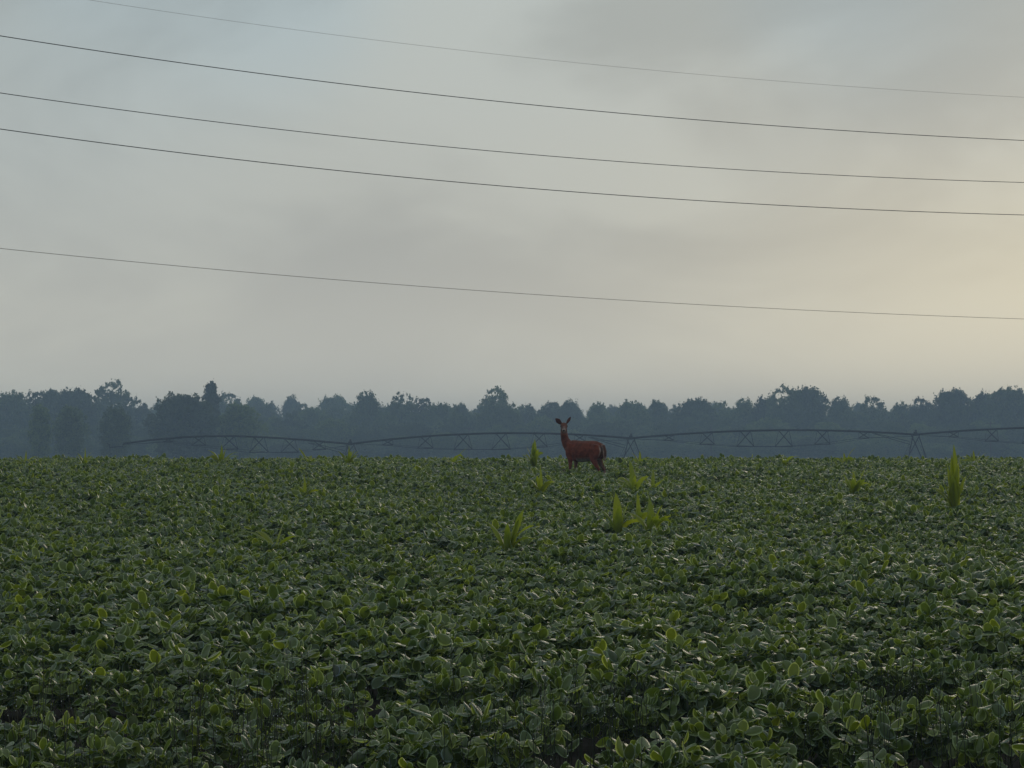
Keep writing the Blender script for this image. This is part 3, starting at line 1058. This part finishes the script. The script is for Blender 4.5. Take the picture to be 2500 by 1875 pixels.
def trifoliate(seed):
    """A leaf of three leaflets on its stalk; origin at the stem, stalk leaving along +x."""
    r = np.random.default_rng(seed + 4000)
    V, Fc, A, E = [], [], [], []
    ln = r.uniform(0.08, 0.165)
    el = math.radians(r.uniform(32, 72))
    tip = Vector((math.cos(el) * ln, 0, math.sin(el) * ln))
    mb = MB().tube([(0, 0, 0), tip * 0.55 + Vector((0.012, 0, -0.008)), tip], [0.0024, 0.0018, 0.0014], 3, cap=False)
    V += mb.v
    Fc += mb.f
    A += [0.35] * len(mb.v)
    E += [0.9] * len(mb.v)
    mood = r.random()
    if mood < 0.38:
        base_p = math.radians(r.uniform(30, 78))      # leaflets held up
    elif mood < 0.75:
        base_p = math.radians(r.uniform(-14, 20))
    else:
        base_p = math.radians(r.uniform(-55, -15))    # drooping
    s = r.uniform(0.86, 1.2)
    for k, (yaw, l) in enumerate(((0, 0.092), (1.45, 0.082), (-1.45, 0.082))):
        pch = base_p + math.radians(r.normal() * 16)
        org = tip + (Vector((0.022, 0, 0.004)) if k == 0 else Vector((0, 0.004 * (1 if yaw > 0 else -1), 0)))
        leaflet(r, l * s, l * s * r.uniform(0.62, 0.80), org, yaw + r.normal() * 0.2, pch, r.normal() * 0.45,
                r.uniform(-0.05, 0.50), r.uniform(-0.12, 0.34), V, Fc, A, E)
    return V, Fc, A, E


TRI = [trifoliate(i) for i in range(44)]
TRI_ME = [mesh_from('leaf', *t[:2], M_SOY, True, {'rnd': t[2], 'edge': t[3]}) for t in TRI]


def plant_plan(seed):
    """Where each leaf sits on a stem: list of (leaf index, height, azimuth, scale)."""
    r = np.random.default_rng(seed + 70)
    n = int(r.integers(11, 15))
    out = []
    az = r.random() * 6.28
    for i in range(n):
        h = 0.05 + 0.19 * (i / (n - 1)) ** 0.8 + r.normal() * 0.01
        az += 2.4 + r.normal() * 0.4
        out.append((int(r.integers(0, len(TRI))), h, az, (0.62 if i == n - 1 else 1.0) * r.uniform(0.85, 1.1)))
    for i in range(4):                     # older leaves low on the stem
        out.append((int(r.integers(0, len(TRI))), r.uniform(0.0, 0.06), r.random() * 6.28, r.uniform(0.95, 1.2)))
    return out


def stem_mesh(seed):
    r = np.random.default_rng(seed + 300)
    mb = MB().tube([(0, 0, -0.03), (r.normal() * .008, r.normal() * .008, 0.12), (r.normal() * .012, r.normal() * .012, 0.29)], [0.004, 0.0035, 0.002], 4)
    return mb


PLANS = [plant_plan(i) for i in range(18)]
STEMS = [stem_mesh(i) for i in range(18)]
STEM_ME = [mesh_from('stem', s.v, s.f, M_STEM) for s in STEMS]


def joined_plant(i):
    V, Fc, A, E = [], [], [], []
    for k, h, az, s in PLANS[i]:
        tv, tf, ta, te = TRI[k]
        b = len(V)
        m = Matrix.Translation((0, 0, h)) @ Matrix.Rotation(az, 4, 'Z') @ Matrix.Scale(s, 4)
        V += [m @ v for v in tv]
        Fc += [tuple(x + b for x in f) for f in tf]
        A += ta
        E += te
    nleaf = len(Fc)
    b = len(V)
    V += STEMS[i].v
    Fc += [tuple(x + b for x in f) for f in STEMS[i].f]
    A += [0.3] * len(STEMS[i].v)
    E += [0] * len(STEMS[i].v)
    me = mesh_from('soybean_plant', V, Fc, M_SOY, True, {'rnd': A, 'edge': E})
    return me


def build_crop():
    r = np.random.default_rng(77)
    ROW, GAP = 0.76, 0.095
    tilt = math.radians(2.6)
    # stretches where the stand failed: photo column, half width, distance, half depth
    bare = [(700, 240, 12.2, .34), (1500, 190, 12.7, .33), (2150, 190, 14.9, .36), (2230, 330, 11.5, .34), (850, 120, 24.6, .36),
            (1450, 60, 28.4, .36), (240, 150, 13.9, .34), (1150, 120, 17.2, .36), (1850, 110, 20.3, .36), (420, 120, 18.7, .36)]
    pts = []
    for row in range(-2, 96):
        y0 = 8.6 + row * ROW
        half = 0.2338 * max(y0, 6) * 1.38 + 1.8
        n = int(2 * half / GAP)
        for i in range(n):
            x = -half + (i + r.random() * 0.7) * GAP
            y = y0 + math.tan(tilt) * x + r.normal() * 0.055
            px = 1250 + x / max(y, 1) * F
            big = math.sin(x * 0.9 + row * 1.7) * math.sin(x * 0.37 + row * 0.6 + 1.3)
            if big > 0.72 and r.random() < 0.5:
                continue
            thin = math.sin(x * 2.3 + row * 2.1) + math.sin(x * 1.1 - row * 1.3 + 0.8)
            if y < 17 and thin > 1.15 and r.random() < 0.7:
                continue
            if y < 12.4 and px > 2150 and r.random() < 0.6:
                continue
            if any(abs(px - gx) < gw and abs(y - gd) < gh and r.random() < 0.88 for gx, gw, gd, gh in bare):
                continue
            if y < 8.0 or r.random() < 0.05:
                continue
            sc = (1.0 + 0.10 * math.sin(x * 0.8 + y * 0.5) + 0.10 * r.normal()) * (1.0 if y > 14 else 0.96)
            pts.append((x, y, sc, px, row))
    P = np.array(pts)
    print('plants', len(P))
    yy = P[:, 1]
    inview = (P[:, 3] > -40) & (P[:, 3] < 2540) & (yy > 10.6)
    order = np.argsort(np.where(inview, yy, 1e6))
    near = set(order[:300].tolist())
    coll = bpy.data.collections.new('soybean_shapes')
    for i in range(18):
        coll.objects.link(bpy.data.objects.new('shape_%02d' % i, joined_plant(i)))
    fp, fv, fr, fs = [], [], [], []
    first = int(min(P[j, 4] for j in near))
    nth = ('front', 'second', 'third', 'fourth', 'fifth', 'sixth', 'seventh', 'eighth', 'ninth')
    protos = {}
    for j, (x, y, sc, px, row) in enumerate(P):
        v = int(r.integers(0, 18))
        rz = r.random() * 6.28
        rot = (r.normal() * 0.10, r.normal() * 0.10, rz)
        z = gz(y)
        wide = 0.96 if y < 15 else 1.08
        s3 = (sc * wide, sc * wide, sc * 1.02)
        if j not in near:
            fp.append((x, y, z))
            fv.append(v)
            fr.append(rot)
            fs.append(s3)
            continue
        part = 'left third' if px < 833 else 'middle third' if px < 1667 else 'right third'
        label = 'leafy soybean plant in the %s row from the camera, %s of the photo' % (nth[int(row) - first], part)
        root = empty('soybean_plant', (x, y, z), 0, label, 'soybean plant', 'soybean plants in the nearest rows')
        root.rotation_euler = rot
        root.scale = s3
        obj('stem', STEM_ME[v], root)
        for k, h, az, s in PLANS[v]:
            o = obj('leaf', TRI_ME[k], root)
            o.location = (0, 0, h)
            o.rotation_euler = (0, 0, az)
            o.scale = (s, s, s)
    o = scatter('soybean_crop', fp, fv, fr, fs, coll)
    tag(o, 'dense green soybean crop covering the field up to the crest', 'soybean crop', kind='stuff')


build_crop()


# ------------------------------------------------------------------ stray corn plants
def corn_leaf_mesh(seed, L, Wd, lean, bend, twist):
    r = np.random.default_rng(seed + 5500)
    V, Fc, A, E = [], [], [], []
    rows = 13
    L, Wd = L * 0.92, Wd * 1.55
    val = r.random()
    p = Vector((0, 0, 0))
    ang = lean
    for i in range(rows):
        u = i / (rows - 1)
        w = Wd / 2 * (0.35 + 0.65 * min(1, u * 4)) * max(0.03, (1 - u ** 4.5))
        tw = twist * (0.5 + 0.5 * u)
        n0 = Vector((math.cos(ang), 0, -math.sin(ang)))
        side = Vector((0, 1, 0)) * math.cos(tw) + n0 * math.sin(tw)
        nrm = n0 * math.cos(tw) - Vector((0, 1, 0)) * math.sin(tw)
        wav = 0.10 * w * math.sin(9 * u + seed)
        for v in (-1, -0.5, 0, 0.5, 1):
            V.append(p + side * (v * w) - nrm * (abs(v) * w * -0.35) + nrm * (wav * v))
            A.append(val)
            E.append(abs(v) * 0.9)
        ang += (bend * 1.25 + 0.05) / (rows - 1) * (0.2 + 1.8 * u)
        p = p + Vector((math.sin(ang), 0, math.cos(ang))) * (L / (rows - 1))
    for i in range(rows - 1):
        for k in range(4):
            a = i * 5 + k
            Fc.append((a, a + 5, a + 6, a + 1))
    return mesh_from('leaf', V, Fc, M_CORN, True, {'rnd': A, 'edge': E})


corn_n = [0]


def corn(px, y_em, leaves, label, base_h=0.20, stem_h=0.3):
    """leaves: (azimuth deg, 0 = right, 90 = away; length m; width m; lean deg; bend deg; twist; start height)."""
    D = 10908.0 / (y_em - 910.0)
    x = (px - 1250) / F * D
    root = empty('corn_plant', (x, D, gz(D)), 0, label, 'corn plant', 'stray corn plants among the soybeans')
    MB().tube([(0, 0, -0.05), (0, 0, stem_h)], [0.014, 0.009], 6).build('stem', M_STEM, root, True)
    rr = np.random.default_rng(int(px))
    top = max(q[1] for q in leaves)
    extra = [(rr.uniform(0, 360), top * rr.uniform(.62, .85), .055, rr.uniform(12, 30), rr.uniform(40, 90), rr.uniform(.3, 1.2), rr.uniform(.14, .24)) for _ in range(4 if top < 1 and px != 672 else 0)]
    for az, L, Wd, lean, bend, tw, h in list(leaves) + extra:
        corn_n[0] += 1
        o = obj('leaf', corn_leaf_mesh(corn_n[0], L, Wd, math.radians(lean), math.radians(bend), tw), root)
        o.location = (0, 0, h + 0.10)
        o.rotation_euler = (0, 0, math.radians(az))


corn(1304, 1130, [(80, .78, .085, 2, 6, .5, .15), (200, .60, .075, 10, 16, .3, .18), (100, .66, .08, 4, 10, -.4, .2), (-70, .52, .08, 6, 10, .3, .2),
                  (0, .36, .05, 16, 48, .2, .30), (5, .30, .06, 25, 70, 1.2, .42), (170, .45, .07, 14, 30, .3, .2), (-100, .62, .07, 3, 8, .6, .2)],
     'bright green upright corn plant just left of the deer', stem_h=.45)
corn(1318, 1196, [(90, .62, .075, 1, 5, 1.5, .18), (200, .35, .05, 20, 60, .3, .2), (-30, .36, .05, 20, 50, .3, .2)],
     'single pale upright corn blade in front of the upright plant left of the deer')
corn(742, 1203, [(95, .45, .07, 2, 10, 1.4, .18), (20, .42, .05, 28, 40, .2, .18), (160, .32, .05, 35, 60, .2, .18)],
     'small yellow green corn plant in the left middle of the field')
corn(672, 1328, [(140, .50, .06, 25, 55, .3, .15), (35, .48, .055, 28, 65, .4, .15), (-20, .52, .055, 38, 70, .2, .2),
                 (185, .58, .055, 40, 50, .2, .2), (60, .42, .05, 18, 25, .9, .2)],
     'wide low corn plant with many arching leaves in the left of the field')
corn(1240, 1332, [(20, .62, .085, 12, 14, 1.2, .15), (5, .48, .08, 10, 12, -.8, .15), (165, .52, .06, 20, 24, .5, .15), (-90, .38, .06, 8, 20, .6, .2),
                  (95, .36, .05, 5, 12, .3, .2), (175, .35, .05, 38, 60, .2, .2)],
     'corn plant with one broad bright blade leaning right, in front of centre')
corn(1508, 1288, [(110, .62, .085, 3, 9, .9, .16), (25, .50, .07, 12, 14, .7, .16), (175, .44, .06, 20, 30, .5, .18), (-80, .40, .07, 8, 18, .3, .2), (60, .34, .05, 25, 40, .3, .2)],
     'broad leaved corn plant, left one of the pair in front of the deer')
corn(1588, 1292, [(100, .58, .075, 4, 10, 1.0, .16), (-20, .38, .06, 22, 30, .4, .18), (165, .48, .055, 24, 40, .6, .18), (20, .50, .06, 8, 26, .9, .16), (-100, .32, .06, 10, 20, .5, .2)],
     'yellow green corn plant, right one of the pair in front of the deer')
corn(1556, 1268, [(90, .48, .06, 2, 8, 1.1, .2), (10, .40, .05, 20, 50, .3, .2), (190, .36, .05, 25, 50, .3, .2)],
     'slim corn shoot between and behind the pair in front of the deer')
corn(1546, 1198, [(120, .68, .07, 5, 12, 1.2, .18), (30, .50, .055, 20, 40, .4, .18), (170, .45, .05, 25, 50, .4, .2), (-80, .40, .06, 10, 30, .4, .2)],
     'tall leaning corn plant just right of the hind legs of the deer')
corn(1592, 1190, [(80, .46, .055, 5, 14, .8, .2), (150, .40, .05, 20, 40, .4, .2), (10, .36, .05, 25, 50, .4, .2)],
     'small corn plant right of the tall leaning one near the deer')
corn(2084, 1198, [(25, .60, .055, 18, 12, .9, .16), (165, .50, .06, 16, 16, .5, .16), (90, .44, .055, 6, 12, .9, .2), (-60, .36, .05, 20, 30, .4, .2), (195, .42, .05, 28, 30, .3, .2)],
     'yellow green V shaped corn plant in the right of the field')
corn(2328, 1238, [(80, 1.15, .105, 1, 3, 1.1, .16), (100, .98, .09, 2, 4, -.6, .16), (-75, .60, .10, 5, 8, .5, .18), (10, .45, .07, 9, 14, .6, .18), (185, .50, .055, 22, 34, .5, .18),
                  (-110, .62, .10, 6, 10, .3, .2), (200, .56, .060, 14, 16, .9, .2), (-15, .62, .060, 11, 12, -.9, .2), (170, .78, .065, 4, 5, .9, .18), (15, .82, .065, 3, 4, -.9, .18), (185, .55, .06, 24, 50, .6, .25)],
     'tallest bright green corn plant standing near the right edge of the photo', stem_h=.5)
# along the crest
corn(540, 1121, [(170, .62, .06, 12, 55, .3, .18), (150, .58, .05, 22, 70, .3, .2), (10, .62, .06, 20, 55, .3, .18), (30, .60, .05, 32, 60, .4, .2), (90, .58, .06, 3, 12, .8, .2),
                 (60, .54, .06, 10, 30, .6, .2), (-80, .42, .06, 12, 25, .5, .2)], 'spreading corn plant with fronds on the skyline of the crop, left of centre', stem_h=.4)
corn(207, 1119, [(90, .52, .05, 2, 6, 1.2, .2), (30, .42, .05, 12, 30, .4, .2), (170, .40, .05, 15, 30, .4, .2)],
     'short pointed corn plant on the crop skyline below the dark edge trees at left')
corn(62, 1118, [(90, .42, .05, 5, 16, .8, .2), (10, .42, .05, 25, 50, .3, .2), (180, .42, .05, 22, 40, .3, .2)],
     'low corn plant on the crop skyline near the left edge')
corn(757, 1118, [(175, .56, .05, 24, 16, .7, .2), (20, .34, .04, 30, 60, .3, .2)], 'corn plant with one blade leaning left on the skyline, left of the first tower')
corn(850, 1119, [(80, .55, .06, 3, 12, .9, .2), (20, .52, .06, 18, 36, .5, .2), (160, .50, .06, 18, 36, .5, .2), (-60, .45, .06, 12, 30, .4, .2), (40, .46, .07, 14, 22, .9, .2)],
     'bushy corn plant on the skyline in front of the first irrigation tower')
corn(1104, 1118, [(8, .60, .035, 28, 22, .5, .2), (170, .36, .04, 25, 50, .3, .2)], 'thin corn shoot leaning right on the skyline, left of the bright upright plant')
corn(1562, 1117, [(10, .42, .045, 25, 60, .3, .2), (160, .42, .045, 16, 36, .3, .2), (90, .40, .045, 5, 15, .5, .2)], 'small corn plant on the skyline right of the second irrigation tower')
corn(1915, 1119, [(5, .52, .045, 28, 62, .3, .2), (170, .36, .04, 25, 50, .3, .2)], 'drooping corn shoot on the skyline midway between the second and third towers')
corn(2062, 1119, [(5, .60, .045, 14, 34, .5, .2), (100, .36, .04, 5, 15, .5, .2)], 'curved single corn blade on the skyline left of the third irrigation tower')
corn(2378, 1120, [(20, .50, .04, 16, 18, .5, .2), (5, .48, .04, 30, 24, .4, .2), (100, .42, .04, 4, 10, .5, .2)], 'loose corn plant on the skyline right of the tallest corn plant')


# ------------------------------------------------------------------ dewy grass stalks in the nearest rows
def build_grass():
    r = np.random.default_rng(8)
    mb, dew = MB(), MB()
    for _ in range(420):
        c = r.choice([120, 420, 600, 720, 800, 1180, 1400, 1480, 1540, 2080, 2200, 2250, 2420])
        px = c + r.normal() * 85
        D = r.uniform(10.9, 14.5)
        x = (px - 1250) / F * D
        z = gz(D)
        h = r.uniform(0.42, 0.74)
        lx, ly = r.normal() * 0.06, r.normal() * 0.05
        P = [(x, D, z), (x + lx * .3, D + ly * .3, z + h * .5), (x + lx, D + ly, z + h)]
        mb.tube(P, [0.0030, 0.0026, 0.0014], 3, cap=False)
        if r.random() < 0.55:
            for k in range(r.integers(1, 4)):
                u = r.uniform(0.45, 1.0)
                q = Vector(P[1]).lerp(Vector(P[2]), (u - 0.4) / 0.6) if u > 0.4 else Vector(P[1])
                dew.ball(q, 0.0030, 5, 3)
    nb = len(mb.f)
    off = len(mb.v)
    mb.v += dew.v
    mb.f += [tuple(i + off for i in f) for f in dew.f]
    me = mesh_from('grass', mb.v, mb.f, M_GRASS, True)
    me.materials.append(M_DEW)
    idx = np.zeros(len(mb.f), np.int32)
    idx[nb:] = 1
    me.polygons.foreach_set('material_index', idx)
    tag(obj('grass', me), 'thin grass stalks with dew drops among the nearest soybeans', 'grass', kind='stuff')


build_grass()
